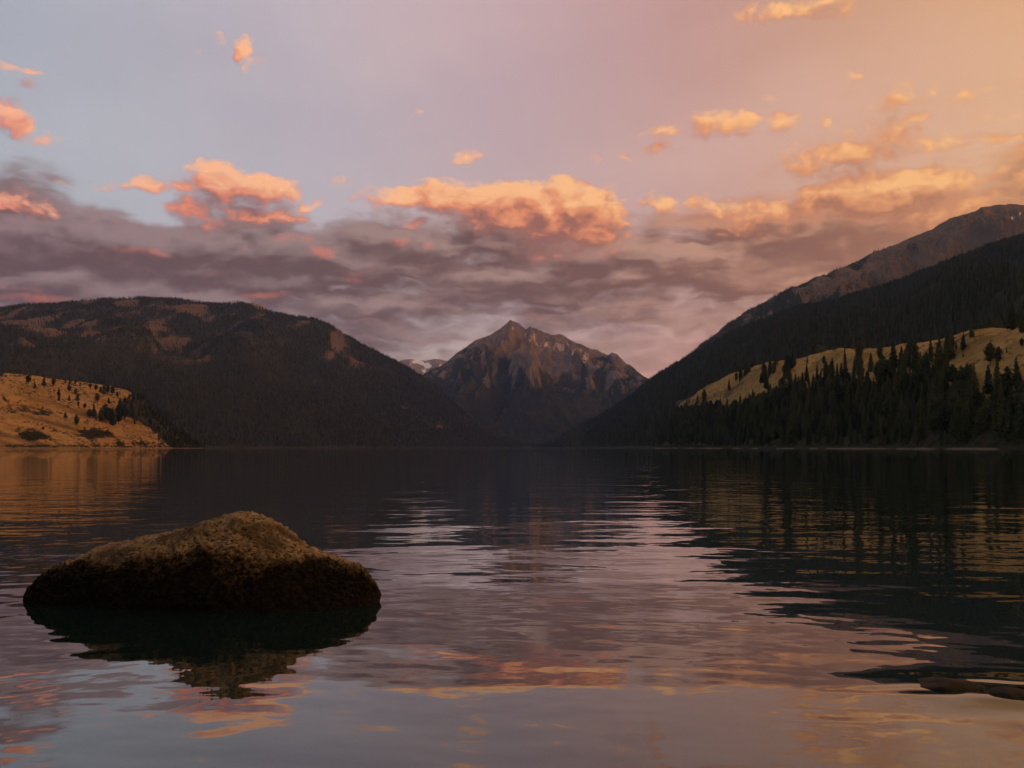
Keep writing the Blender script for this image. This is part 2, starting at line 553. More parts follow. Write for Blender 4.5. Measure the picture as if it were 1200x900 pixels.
# --- far left mountain
left = Sheet([(-400, 380), (-200, 366), (0, 362), (33, 356), (67, 357), (100, 353), (133, 350), (167, 350), (200, 352), (233, 355), (260, 357), (280, 355), (300, 360),
              (320, 367), (350, 371), (373, 375), (387, 381), (401, 389), (422, 403), (467, 425), (495, 441), (513, 455), (530, 470), (548, 487), (562, 503), (585, 516), (612, 522)],
             [(-400, 2300), (0, 2600), (200, 2700), (400, 3800), (520, 5200), (612, 6350)],
             [(-400, 5600), (0, 6000), (200, 6000), (400, 6300), (500, 6500), (612, 6800)],
             -300, 612, 820, 210, prof=1.05, spur=0.16, L=(950., 1500.), detail=0.02, jag=0.5, seed=3.1)
bl = blobs(left, [(150, 356, 16, 5, 1.0), (215, 362, 22, 7, .9), (205, 402, 18, 8, 1.0), (180, 385, 14, 7, .8), (155, 395, 7, 9, .8), (68, 370, 3, 6, .8), (395, 398, 9, 12, 1.1), (388, 415, 8, 9, .9),
                   (60, 385, 60, 18, .5), (135, 405, 60, 15, .5), (225, 420, 30, 14, .45), (300, 372, 10, 3, .6), (420, 430, 16, 12, .45), (510, 500, 14, 6, .8), (480, 480, 22, 10, .45)])
nz = fbm(left.X / 160, left.Y / 260, o=5)
l_grass = np.clip(bl * .9 + nz * 0.55 + np.clip((430 - left.PYp) / 200, -0.25, 0.25), 0, 1)
l_rock = np.clip(blobs(left, [(395, 400, 10, 14, .8), (205, 402, 12, 6, .5)]) + nz * .3, 0, 1)
left.build('left_mountain', M_left, {'grass': l_grass, 'rock': l_rock})

# small far summit showing over its shoulder
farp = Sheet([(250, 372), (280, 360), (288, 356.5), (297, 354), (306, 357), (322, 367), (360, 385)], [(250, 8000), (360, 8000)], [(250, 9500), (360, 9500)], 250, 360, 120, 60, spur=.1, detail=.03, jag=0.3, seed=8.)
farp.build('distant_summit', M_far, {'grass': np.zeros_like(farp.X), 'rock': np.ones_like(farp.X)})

# --- central mountain
mid = Sheet([(380, 500), (440, 470), (495, 440), (520, 426), (537, 413), (558, 399), (576, 392), (585, 386), (592, 380.5), (598, 374.5), (603, 377), (609, 380), (616, 385.5), (621, 382.5), (635, 390), (646, 393), (656, 392),
             (670, 399), (688, 408), (693, 409.5), (698, 409), (712, 416), (717, 414), (723, 414.5), (733, 426), (740, 429), (747, 436), (760, 444), (800, 470), (880, 500)],
            [(380, 6500), (880, 6500)], [(380, 9300), (520, 9600), (599, 10200), (690, 9900), (760, 9400), (880, 9000)],
            400, 860, 640, 300, prof=1.2, spur=0.20, L=(460., 1000.), detail=0.045, jag=0.7, seed=5.5, high=1.15)
mn = fbm(mid.X / 130, mid.Y / 200, o=5)
m_rock = np.clip((474 - mid.PYp) / 80 + mn * 0.6 + blobs(mid, [(640, 410, 40, 26, .5), (600, 395, 25, 16, .4), (615, 482, 14, 5, .28), (640, 482, 12, 4, .25)]) - blobs(mid, [(560, 420, 30, 40, .35)]), 0, 1)
m_scree_sunlit = np.clip(blobs(mid, [(688, 420, 10, 9, .42), (622, 394, 14, 8, .48), (640, 402, 18, 8, .50), (658, 406, 16, 9, .48), (674, 412, 14, 8, .46), (604, 384, 10, 7, .42)]) + ridged(mid.X / 90, mid.Y / 420, o=4) * 0.35, 0, 1)  # pale scree at one spot, the rest sunlight painted down the right slope
mid.build('central_mountain', M_mid, {'grass': np.clip(mn * .5 + .1, 0, 1), 'rock': m_rock, 'snow_sunlit': m_scree_sunlit})

# --- far snowy ridge in the gap
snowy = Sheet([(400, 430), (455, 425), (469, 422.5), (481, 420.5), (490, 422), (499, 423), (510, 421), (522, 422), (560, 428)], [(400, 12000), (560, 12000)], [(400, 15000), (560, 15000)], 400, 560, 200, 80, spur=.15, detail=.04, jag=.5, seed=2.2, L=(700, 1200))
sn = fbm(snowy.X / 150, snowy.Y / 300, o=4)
snowy.build('distant_ridge', M_far, {'grass': np.zeros_like(snowy.X), 'rock': np.ones_like(snowy.X), 'snow_sunlit': np.clip(.30 + sn * .55 + blobs(snowy, [(490, 425, 9, 3, .5), (507, 429, 7, 2.5, .5)]), 0, 1)})

# --- right mountain, rocky summit
right = Sheet([(640, 520), (700, 492), (740, 464), (760, 445), (808, 415), (840, 390), (874, 366), (925, 338), (980, 317), (1039, 290), (1094, 268), (1110, 258), (1127, 253), (1150, 244), (1182, 238.5), (1200, 240),
               (1240, 236), (1300, 250), (1400, 262), (1500, 290)],
              [(640, 4800), (740, 4000), (1000, 3300), (1200, 3000), (1500, 2500)], [(640, 6000), (760, 5600), (900, 5800), (1200, 6000), (1500, 5800)],
              660, 1480, 800, 240, prof=1.05, spur=0.13, L=(260., 700.), detail=0.035, jag=0.45, seed=1.3, high=1.15)
rn = fbm(right.X / 120, right.Y / 260, o=5)
r_edge = interp([(800, 395), (900, 368), (1000, 350), (1075, 330), (1130, 306), (1200, 284), (1480, 284)], right.PXp)
r_rock = np.clip(smooth_np if False else (0.62 + (right.PXp - 985) / 320 + rn * 0.55), 0, 1)
r_snow = blobs(right, [(1187, 255, 5, 4, .7), (1195, 250, 3, 6, .6)]) + rn * .1
right.build('right_mountain', M_right, {'grass': np.clip(.35 + rn * .5, 0, 1) * (right.PXp > 960), 'rock': r_rock, 'snow_sunlit': r_snow})

# --- forested ridge in front of it
rforest = Sheet([(596, 528), (614, 526), (626, 523.8), (640, 519), (660, 510), (700, 491), (740, 466), (760, 449), (808, 421), (850, 396), (900, 375), (925, 366), (980, 355), (1031, 340), (1075, 324), (1127, 303), (1160, 292), (1200, 279), (1300, 250), (1500, 220)],
                shore_right, [(600, 8200), (640, 7600), (660, 6900), (700, 5400), (760, 4300), (830, 4000), (1000, 3600), (1200, 3500), (1500, 3300)],
                600, 1480, 780, 230, prof=1.12, spur=0.10, L=(420., 800.), detail=0.02, jag=0.5, seed=6.6)
fn = fbm(rforest.X / 130, rforest.Y / 240, o=5)
rforest.build('forested_ridge', M_right, {'grass': np.clip(.12 + fn * .5, 0, 1) * .8, 'rock': np.zeros_like(rforest.X), 'snow_sunlit': np.zeros_like(rforest.X)})

# --- golden hillside on the right shore
rhill = Sheet([(760, 505), (780, 492), (797, 474), (806, 468), (830, 452), (860, 437), (877, 432), (905, 424), (940, 420), (955, 416), (985, 410), (1030, 408), (1078, 402), (1110, 396), (1140, 389), (1170, 386), (1200, 384), (1300, 380), (1500, 392)],
              shore_right, lambda px: shore_right(px) * 1.42, 768, 1480, 520, 120, prof=1.5, spur=0.07, L=(60., 160.), detail=0.015, z0=-2.0, jag=0.15, seed=4.4, ridgep=True, back=0.6)
hz = np.zeros_like(rhill.X)
EDGE = [(768, 490), (800, 486), (830, 484), (860, 480), (885, 474), (905, 466), (940, 455), (980, 448), (1030, 446), (1060, 442), (1095, 442), (1115, 452), (1140, 464), (1160, 474), (1178, 474), (1200, 462), (1480, 462)]
duff = np.clip((rhill.PYp - interp(EDGE, rhill.PXp)) / 10 + .5 + .5 * fbm(rhill.X / 18, rhill.Y / 18, o=3), 0, 1)
rhill.build('right_hill', M_ghill_r, {'brush': duff, 'shore': np.clip(1.15 - rhill.Z / 2.0, 0, 1) * np.clip(.75 + fbm(rhill.X / 30, rhill.Y / 60, o=3) * .9, 0, 1)})

# --- golden hillside on the left shore
lhill = Sheet([(-400, 415), (-150, 428), (0, 437), (20, 438), (50, 442), (90, 447), (120, 451), (148, 457), (166, 466), (186, 484), (206, 504), (226, 518), (240, 525)],
              [(-400, 1350), (0, 1600), (100, 1800), (240, 2350)], [(-400, 1700), (0, 2050), (100, 2300), (240, 2600)],
              -300, 240, 500, 130, prof=1.25, spur=0.085, L=(90., 300.), detail=0.03, z0=-2.0, jag=0.15, seed=9.1, ridgep=True, back=0.6)
ln = fbm(lhill.X / 40, lhill.Y / 40, o=4)
lb = blobs(lhill, [(112, 509, 20, 7, 1.0), (98, 505, 12, 4, .7), (38, 511, 24, 7, .95), (20, 506, 14, 4, .6), (20, 480, 26, 8, .45), (150, 520, 70, 4, .6), (50, 484, 18, 5, .6), (10, 468, 20, 5, .35), (70, 500, 40, 6, .3)]) + ln * .35
gold_end = interp([(440, 146), (455, 152), (464, 158), (472, 151), (480, 140), (490, 150), (500, 172), (510, 186), (525, 197)], lhill.PYp) + 9 * fbm(lhill.X / 30, lhill.Y / 60, o=3)
wood_l = np.clip((lhill.PXp - gold_end) / 5 + .5, 0, 1)
lb = np.maximum(lb, wood_l)
lhill.build('left_hill', M_ghill_l, {'brush': lb, 'shore': np.clip(1.2 - lhill.Z / 2.5, 0, 1)})

# ------------------------------------------------------------------ lake bed and water
m, nt, b = material('lake_bed')
b.inputs['Base Color'].default_value = (0.05, 0.05, 0.04, 1)
b.inputs['Roughness'].default_value = 0.9
n = noise(position(), 2.0, 5)
nt.links.new(mix(n, (0.03, 0.03, 0.025), (0.08, 0.075, 0.06)).s, b.inputs['Base Color'])
g = mesh_obj('ground', [(-12000, -3000, -8), (12000, -3000, -8), (12000, 18500, -8), (-12000, 18500, -8)], [(0, 1, 2, 3)], m)
g['kind'] = 'structure'


def water_material():
    m, nt, b = material('lake_water')
    p = position()
    x, y, z = sep(p)
    b.inputs['Base Color'].default_value = (0.0045, 0.013, 0.0115, 1)
    b.inputs['Roughness'].default_value = 0.012
    b.inputs['IOR'].default_value = 1.333
    b.inputs['Coat Weight'].default_value = 0.75
    b.inputs['Coat IOR'].default_value = 1.333
    b.inputs['Coat Roughness'].default_value = 0.012
    warp = noise(comb(x * 0.22, y * 0.22, 1.0), 1.0, 2, 0.5, col=True)
    q = vmath('MULTIPLY_ADD', warp, (0.9, 0.9, 0.0), comb(x, y, 0.0))
    qx, qy, _ = sep(q)
    swell = noise(comb(qx * 0.45, qy * 0.75, 4.0), 1.0, 2, 0.45)
    rip = noise(comb(qx * 1.7, qy * 2.5, 8.0), 1.0, 2.0, 0.45)
    tiny = noise(comb(qx * 6.0, qy * 8.0, 12.0), 1.0, 2, 0.5)
    patch = noise(comb(x * 0.05, y * 0.02, 0.0), 1.0, 3, 0.5)
    calm = smooth(patch, 0.35, 0.65, 0.45, 1.0)
    # a stone lies just under the surface at the right: the water heaves over it
    dx, dy = x - 1.80, (y - 3.32) * 1.9
    hump = E.math('EXPONENT', (dx * dx + dy * dy) * -7.0)
    heave = noise(comb(qx * 2.0 + 3.0, qy * 4.2, 2.0), 1.0, 1.0, 0.4)
    h = swell * 0.025 + rip * calm * 0.0145 + tiny * calm * 0.0012 + heave * hump * 0.055
    bump(nt, b, h, 1.0, 1.0)
    return m


W = water_material()
wat = mesh_obj('lake_water', [(-11900, -2900, 0), (11900, -2900, 0), (11900, 18400, 0), (-11900, 18400, 0)], [(0, 1, 2, 3)], W)
wat['kind'] = 'structure'

# ------------------------------------------------------------------ boulder in the water
def boulder():
    D0 = F * CAMH * 2 / 357.0
    prof_px = [(28, 697), (34, 688), (50, 676), (72, 663), (98, 651), (128, 640), (158, 632), (183, 627), (205, 623), (228, 617), (246, 610), (261, 604), (277, 601.5), (293, 603), (308, 608.5), (322, 618),
               (342, 630), (355, 639), (375, 648), (395, 655), (412, 661), (430, 672), (441, 684), (447, 696)]
    xs = np.array([(p - 600) / F * D0 for p, _ in prof_px])
    zs = np.array([CAMH - (y - HOR) / F * D0 for _, y in prof_px])
    nx, na = 420, 300
    # spread columns over the length, rows round the section
    xx = xs[0] + (xs[-1] - xs[0]) * (0.5 - 0.5 * np.cos(np.linspace(0.0, 1.0, nx) * math.pi))
    top = np.maximum(np.interp(xx, xs, zs), 0.0)
    s = (xx - xs[0]) / (xs[-1] - xs[0])
    half = 0.50 * np.clip(4 * s * (1 - s), 0, 1) ** 0.95 + 0.015
    skew = 0.10 * np.sin(s * 5)
    a = np.linspace(-0.30, math.pi + 0.30, na)
    A, S = np.meshgrid(a, np.arange(nx), indexing='ij')
    ca, sa = np.cos(A), np.sin(A)
    hh = top[S]
    # front slope is long and full, crest slightly behind the middle
    Yl = np.sign(ca) * np.abs(ca) ** 0.9 * half[S] * np.where(ca > 0, 0.8, 1.0)
    up = np.sign(sa) * np.abs(sa) ** (0.95)
    Zl = np.where(sa >= 0, up * hh, up * 0.9)
    X = xx[S]
    Y = D0 - Yl + skew[S] * (1 - up)
    Z = Zl
    P = np.stack([X, Y, Z], -1)
    # normals by differences
    du = np.gradient(P, axis=1); dv = np.gradient(P, axis=0)
    N = np.cross(du, dv); N /= np.maximum(np.linalg.norm(N, axis=-1, keepdims=True), 1e-9)
    if N[na // 2, nx // 2, 2] < 0: N = -N
    big = fbm(X * 2.2, Y * 2.2, Z * 3.0, o=3) * 0.014 - np.clip(ridged(X * 2.6 + Z * 2, Y * 2.6 - Z * 1.5, o=2) - .1, 0, 1) * 0.065
    med = fbm(X * 8, Y * 8, Z * 9, o=3) * 0.016
    # crusty knobs and pits
    kn = perlin(X * 34, Y * 34, Z * 34); kn2 = perlin(X * 70 + 5, Y * 70, Z * 70)
    knob = np.abs(kn) ** 0.7 * 0.020 - np.clip(-kn2 - 0.2, 0, 1) * 0.034 + perlin(X * 130, Y * 130, Z * 130) * 0.0035
    top_w = np.clip((sa - 0.2) * 3, 0.25, 1)
    fade_end = np.clip(4 * s * (1 - s) * 6, 0.05, 1)[S]
    P = P + N * ((big * np.clip(hh * 3, .2, 1) + med + knob) * (0.35 + 0.65 * top_w) * fade_end)[..., None]
    pit = np.clip(-kn2 - 0.2, 0, 1) * 1.5 + np.clip(0.22 - np.abs(kn), 0, 1) * 2.2
    i = np.arange(na * nx).reshape(na, nx)
    Fc = np.stack([i[:-1, :-1], i[:-1, 1:], i[1:, 1:], i[1:, :-1]], -1).reshape(-1, 4)
    m, nt, b = material('boulder_stone')
    p = position()
    x, y, z = sep(p)
    n1 = noise(p, 9.0, 5, 0.6)
    n2 = noise(p, 38.0, 5, 0.65)
    n3 = noise(p, 3.2, 4, 0.55)
    dry = mix(smooth(n2, 0.35, 0.65), (0.13, 0.088, 0.042), (0.30, 0.205, 0.105))
    dry = mix(smooth(n1, 0.5, 0.7, 0, .7), dry, (0.26, 0.16, 0.06))
    dry = mix(smooth(attr('pit'), 0.12, 0.5), dry, (0.035, 0.026, 0.014))
    dry = mix(smooth(n2, 0.56, 0.66, 0, .75), dry, (0.05, 0.036, 0.02))
    dry = mix(smooth(noise(p, 14.0, 3, 0.5), 0.58, 0.66, 0, .8), dry, (0.30, 0.26, 0.19))
    dry = mix(smooth(n3 * 0.6 + n1 * 0.4, 0.50, 0.62, 0, .85), dry, (0.05, 0.035, 0.017))
    wet = mix(smooth(n2, 0.4, 0.7), (0.0035, 0.003, 0.0024), (0.017, 0.013, 0.008))  # near-black of the wet stone also carries shade of the camera side
    wet = mix(smooth(n1, 0.60, 0.76, 0, .5), wet, (0.030, 0.018, 0.006))
    # tide line: wet algae below, dry crust on the crown; front paints camera-side shade
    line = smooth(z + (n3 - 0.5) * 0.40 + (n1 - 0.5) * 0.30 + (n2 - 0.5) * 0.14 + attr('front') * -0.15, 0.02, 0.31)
    algae = mix(smooth(n2, 0.35, 0.65), (0.018, 0.013, 0.006), (0.100, 0.064, 0.025))
    c = mix(smooth(line, 0.0, 0.55), wet, algae)
    c = mix(smooth(line, 0.35, 0.85), c, dry)
    nt.links.new(c.s, b.inputs['Base Color'])
    nt.links.new((0.75 + line * 0.2).s, b.inputs['Roughness'])
    nt.links.new((0.04 + line * 0.16).s, b.inputs['Specular IOR Level'])
    bump(nt, b, n2 + n1 * 0.6, 0.02, 1.0)
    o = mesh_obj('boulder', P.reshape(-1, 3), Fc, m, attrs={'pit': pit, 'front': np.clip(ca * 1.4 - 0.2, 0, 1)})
    tag(o, 'big rough boulder with a pale dry crown and dark wet sides standing in the lake', 'boulder')


boulder()


def low_stone(px, py, w, dep, hgt, seed, label):
    """smooth wet stone just breaking the surface"""
    D = F * CAMH / (py - HOR)
    cx = (px - 600) / F * D
    nu, nv = 64, 40
    U, Vv = np.meshgrid(np.linspace(0, 2 * math.pi, nu, endpoint=False), np.linspace(0.0, math.pi * .72, nv), indexing='ij')
    X, Y, Z = np.sin(Vv) * np.cos(U), np.sin(Vv) * np.sin(U), np.cos(Vv)
    r = 1 + 0.20 * fbm(X * .9 + seed, Y * .9, Z * .9, o=2)
    P = np.stack([cx + X * r * w / 2, D + Y * r * dep / 2, (Z * r - .45) * hgt * 1.8], -1)
    i = np.arange(nu * nv).reshape(nu, nv)
    j = np.roll(i, -1, 0)
    Fc = np.stack([i[:, :-1], i[:, 1:], j[:, 1:], j[:, :-1]], -1).reshape(-1, 4)
    m, nt, b = material('wet_stone')
    n = noise(position(), 30.0, 5, 0.6)
    nt.links.new(mix(smooth(n, 0.35, 0.65), (0.006, 0.005, 0.004), (0.022, 0.016, 0.010)).s, b.inputs['Base Color'])
    b.inputs['Roughness'].default_value = 0.6
    b.inputs['Specular IOR Level'].default_value = 0.08
    bump(nt, b, n, 0.002, 0.5)
    o = mesh_obj('stone', P.reshape(-1, 3), Fc, m)
    tag(o, label, 'stone', 'low stones breaking the surface at the right')


low_stone(1108, 802, .25, .20, .024, 1.7, 'low wet stone awash near the lower right corner, left of its neighbour')
low_stone(1182, 814, .19, .18, .022, 5.2, 'dark wet stone awash at the right picture edge near the lower corner')


# ------------------------------------------------------------------ conifers
def leaf_material(name, c1, c2, vary=0.5):
    m, nt, b = material(name)
    oi = E(nt.nodes.new('ShaderNodeObjectInfo').outputs['Random'])
    n = noise(position(), 0.5, 3)
    c = mix(smooth(n * 0.5 + oi * vary, 0.2, 0.8), c1, c2)
    nt.links.new(c.s, b.inputs['Base Color'])
    b.inputs['Roughness'].default_value = 0.9
    b.inputs['Specular IOR Level'].default_value = 0.1
    return m


M_needle = leaf_material('needles', (0.022, 0.031, 0.014), (0.072, 0.072, 0.029))
M_farneedle = leaf_material('far_needles', (0.027, 0.031, 0.020), (0.076, 0.066, 0.037))
M_bush = leaf_material('brush_leaves', (0.040, 0.042, 0.016), (0.090, 0.075, 0.026))
M_yellow = leaf_material('yellow_leaves', (0.085, 0.075, 0.018), (0.13, 0.11, 0.025))
m, nt, b = material('bark')
nt.links.new(mix(noise(position(), 3.0, 4), (0.05, 0.033, 0.022), (0.11, 0.07, 0.045)).s, b.inputs['Base Color'])
b.inputs['Roughness'].default_value = 0.9
M_bark = m


def tube(V, Fc, pts, rad, sides=6):
    b0 = len(V)
    for k, (p, r) in enumerate(zip(pts, rad)):
        for j in range(sides):
            a = 2 * math.pi * j / sides
            V.append((p[0] + r * math.cos(a), p[1] + r * math.sin(a), p[2]))
    for k in range(len(pts) - 1):
        for j in range(sides):
            j2 = (j + 1) % sides
            q = (b0 + k * sides + j, b0 + k * sides + j2, b0 + (k + 1) * sides + j2, b0 + (k + 1) * sides + j)
            Fc.append((q[0], q[1], q[2])); Fc.append((q[0], q[2], q[3]))


def conifer_meshes(idx, style):
    """unit-height conifer: tapered trunk with bare lower limbs, crown of drooping needle sprays"""
    r = random.Random(100 + idx)
    V, Fc = [], []
    bend = (r.uniform(-.015, .015), r.uniform(-.015, .015))
    zz = [0, .1, .3, .55, .8, .99]
    tr = .016 if style != 'pine' else .019
    axis = lambda z: (bend[0] * math.sin(z * 3), bend[1] * math.sin(z * 3))
    tube(V, Fc, [(*axis(z), z - (0.02 if z == 0 else 0)) for z in zz], [tr * (1 - .93 * z) for z in zz], 7)
    base = {'fir': r.uniform(.04, .09), 'pine': r.uniform(.16, .26), 'slim': r.uniform(.03, .07)}[style]
    for k in range(9):
        z = r.uniform(base * .5, .55); a = r.uniform(0, 6.28); L = .05 + .05 * r.random()
        x0, y0 = axis(z)
        b0 = len(V)
        for (t, w) in ((0, .004), (1, .001)):
            cx, cy, cz = x0 + math.cos(a) * L * t, y0 + math.sin(a) * L * t, z - .1 * L * t
            V += [(cx - w * math.sin(a), cy + w * math.cos(a), cz), (cx + w * math.sin(a), cy - w * math.cos(a), cz), (cx, cy, cz + w)]
        for j in range(3):
            j2 = (j + 1) % 3
            Fc += [(b0 + j, b0 + j2, b0 + 3 + j2), (b0 + j, b0 + 3 + j2, b0 + 3 + j)]
    trunk = (V, Fc)
    V, Fc = [], []
    width = {'fir': r.uniform(.15, .19), 'pine': r.uniform(.16, .21), 'slim': r.uniform(.10, .13)}[style]
    nw = 34
    lop = r.uniform(0, 6.28)
    for k in range(nw):
        f = (k + r.uniform(-.4, .4)) / nw
        f = min(max(f, 0), .99)
        z = base + (1 - base) * f
        if style == 'pine':
            rad = width * (math.sin(math.pi * min(1, (f * .86 + .13))) ** .62) * (1 if f < .8 else .9)
        else:
            rad = width * (1 - f) ** .78 * min(1, .55 + f * 4) + .008
        nb = 9 if f < .75 else 6
        if r.random() < .12: nb -= 4
        for q in range(nb):
            a = r.uniform(0, 6.28)
            L = rad * r.uniform(.55, 1.16) * (1 + .12 * math.cos(a - lop))
            droop = r.uniform(-.05, .45) if style != 'pine' else r.uniform(-.45, .25)
            x0, y0 = axis(z)
            dx, dy = math.cos(a), math.sin(a)
            for t in (0.25, 0.5, 0.74, 0.95):
                w = L * (.36 if t < .9 else .24) * r.uniform(.6, 1.2) + .006
                cx, cy = x0 + dx * L * t, y0 + dy * L * t
                cz = z - droop * L * t * t + r.uniform(-.008, .008)
                h = r.uniform(.012, .026)
                b0 = len(V)
                sx, sy = -dy * w * .55, dx * w * .55
                tilt = r.uniform(-.02, .02)
                V += [(cx - dx * w * .35, cy - dy * w * .35, cz + h * .6), (cx + sx, cy + sy, cz - h + tilt), (cx + dx * w * .6, cy + dy * w * .6, cz - h * .8), (cx - sx, cy - sy, cz - h - tilt), (cx, cy, cz - h * 2.1)]
                Fc += [(b0, b0 + 1, b0 + 2), (b0, b0 + 2, b0 + 3), (b0 + 1, b0 + 4, b0 + 3)]
    b0 = len(V)
    x0, y0 = axis(1)
    V += [(x0 - .006, y0, .95), (x0 + .006, y0 - .004, .95), (x0, y0 + .006, .95), (x0, y0, 1.02)]
    Fc += [(b0, b0 + 1, b0 + 3), (b0 + 1, b0 + 2, b0 + 3), (b0 + 2, b0, b0 + 3)]
    return trunk, (V, Fc)


PROTO = []
for i, stl in enumerate(['fir', 'fir', 'pine', 'fir', 'slim', 'pine', 'fir', 'slim']):
    tk, cr = conifer_meshes(i, stl)
    ot = mesh_obj('trunk', tk[0], tk[1], M_bark, smooth_=False)
    oc = mesh_obj('crown', cr[0], cr[1], M_needle, smooth_=False)
    PROTO.append((ot.data, oc.data))
    bpy.data.objects.remove(ot); bpy.data.objects.remove(oc)


def conifer(loc, h, variant, label, group, name='conifer_tree', wide=1.0):
    e = bpy.data.objects.new(name, None)
    e.empty_display_size = 1
    COL.objects.link(e)
    e.location = loc
    w = h * wide * random.uniform(.88, 1.22)
    e.scale = (w, w, h)
    e.rotation_euler = (random.uniform(-.02, .02), random.uniform(-.02, .02), random.uniform(0, 6.28))
    for nm, d in zip(('trunk', 'crown'), PROTO[variant % len(PROTO)]):
        c = bpy.data.objects.new(nm, d)
        COL.objects.link(c)
        c.parent = e
    tag(e, label, 'tree', group)
    return e


N_TREES = 0
# -- trees picked out one by one on the right hillside: photo column, row of the foot, height in photo pixels, variant, label
RT = [
    (1139, 396, 20, 0, 'tall fir with broad foot on the skyline of the right golden hill'),
    (1129, 410, 22, 3, 'dark fir on the upper golden slope just left of the skyline fir'),
    (1121, 409, 10, 6, 'short young fir beside the larger fir on the upper golden slope'),
    (1129, 418, 6, 6, 'tiny bush-like fir alone on bare grass below the upper firs'),
    (1104, 397, 12, 2, 'small rounded pine on the right hill skyline left of the tall fir'),
    (1102, 420, 25, 3, 'dark pointed fir at the left edge of the bare golden slope'),
    (1107, 430, 26, 0, 'narrow fir right below the pointed fir at the bare slope edge'),
    (1090, 424, 27, 1, 'tall narrow fir rising through the right golden skyline'),
    (1073, 436, 42, 0, 'tallest fir of the right forest, crossing the golden skyline'),
    (1056, 428, 24, 6, 'fir half way up the right golden strip beside the tallest fir'),
    (1047, 432, 34, 3, 'broad fir crossing the right golden skyline left of the tallest fir'),
    (1031, 423, 22, 2, 'full crowned pine on the golden strip above the forest edge'),
    (1020, 436, 24, 1, 'slender fir on the golden strip at the forest edge'),
    (1008, 440, 30, 0, 'spire shaped fir in front of the golden strip'),
    (990, 432, 24, 4, 'slim fir with thin top against the golden strip'),
    (1160, 428, 28, 5, 'broad pine with domed top standing below the bare golden crest'),
    (1170, 427, 22, 2, 'loose crowned pine right of the domed pine'),
    (1180, 413, 7, 6, 'small round bush-like pine on the bare golden slope'),
    (1186, 387, 34, 3, 'large fir at the top of the right hill near the picture edge'),
    (1198, 390, 30, 1, 'dark fir at the very edge of the right hill crest'),
    (1198, 407, 12, 5, 'rounded small pine on the golden slope at the picture edge'),
    (1168, 458, 38, 0, 'tall fir in the golden hollow below the domed pine'),
    (1190, 452, 36, 3, 'big fir right of the golden hollow at the picture edge'),
    (1158, 462, 36, 1, 'dense fir left of the golden hollow'),
    (1119, 392, 8, 6, 'small fir on the far crest between two larger skyline firs'),
    (855, 457, 14, 3, 'dark fir standing alone on the left golden spur of the right hill'),
    (862, 446, 11, 1, 'narrow fir above the lone fir on the golden spur'),
    (867, 447, 9, 4, 'thin little fir right beside the narrow fir on the spur'),
    (878, 435, 9, 6, 'small fir on the skyline notch of the golden spur'),
    (898, 456, 19, 0, 'well shaped fir on golden grass between two bright spurs'),
    (906, 437, 18, 3, 'shaded fir in the dark gully between the two golden spurs'),
    (818, 474, 13, 1, 'fir near the lower left tip of the golden spur'),
    (808, 473, 9, 4, 'small slim fir at the far left tip of the golden spur'),
    (826, 474, 18, 2, 'taller tree at the foot of the golden spur tip'),
    (946, 425, 8, 6, 'little fir on the golden skyline above the forest'),
    (966, 428, 12, 2, 'round topped pine on the skyline right of the little fir'),
    (926, 455, 26, 0, 'big fir blocking the middle of the golden slope'),
    (920, 456, 22, 3, 'fir leaning against the big fir on the middle golden slope'),
    (945, 447, 22, 1, 'dark fir reaching the golden skyline in mid slope'),
    (958, 446, 20, 4, 'slender fir right of the dark mid slope fir'),
    (975, 440, 22, 3, 'fir on the golden strip left of the slim topped fir'),
    (882, 468, 14, 6, 'small fir at the upper forest edge under the bright spur'),
]
G_R = 'conifers standing out on the right golden hillside'
for (px, py, hp, v, lab) in RT:
    x, y, z = rhill.locate(px, py)
    conifer((x, y, z - .3), max(hp * y / F, 2.5), v, lab, G_R)
    N_TREES += 1

# -- dense forest along the right shore: nearest ones each a tree, the rest one mass
edge = interp(EDGE, rhill.PXp)
inwood = (rhill.PYp > edge + 7 * fbm(rhill.X / 25, rhill.Y / 25, o=2)) & (rhill.Z > 3.0)
near = inwood & (rhill.PXp > 790) & (rhill.PXp < 1206)
pts = rhill.scatter(5000, near.astype(float))
# keep trees that stand apart from each other
keep = []
for p in pts:
    if all((p[0] - k[0]) ** 2 + (p[1] - k[1]) ** 2 > 5.4 ** 2 for k in keep):
        keep.append(p)
keep.sort(key=lambda p: p[1] * (1 + .9 * random.random()))
px_of = lambda p: 600 + F * p[0] / p[1]
py_of = lambda p: HOR - F * (p[2] - CAMH) / p[1]
solo, rest = keep[:190], keep[190:]
for p in solo:
    px, py = px_of(p), py_of(p)
    band = 'at the water edge' if py > 508 else 'in the middle of the slope' if py > 485 else 'along the upper forest edge'
    side = 'right end' if px > 1120 else 'middle right' if px > 1020 else 'middle left' if px > 910 else 'left end'
    h = random.choice((random.uniform(11, 18), random.uniform(17, 26), random.uniform(22, 31)))
    conifer((p[0], p[1], p[2] - .4), h, random.randrange(8), f'dark conifer {band}, {side} of the dense right shore forest', f'forest conifers {band}, {side}')
    N_TREES += 1

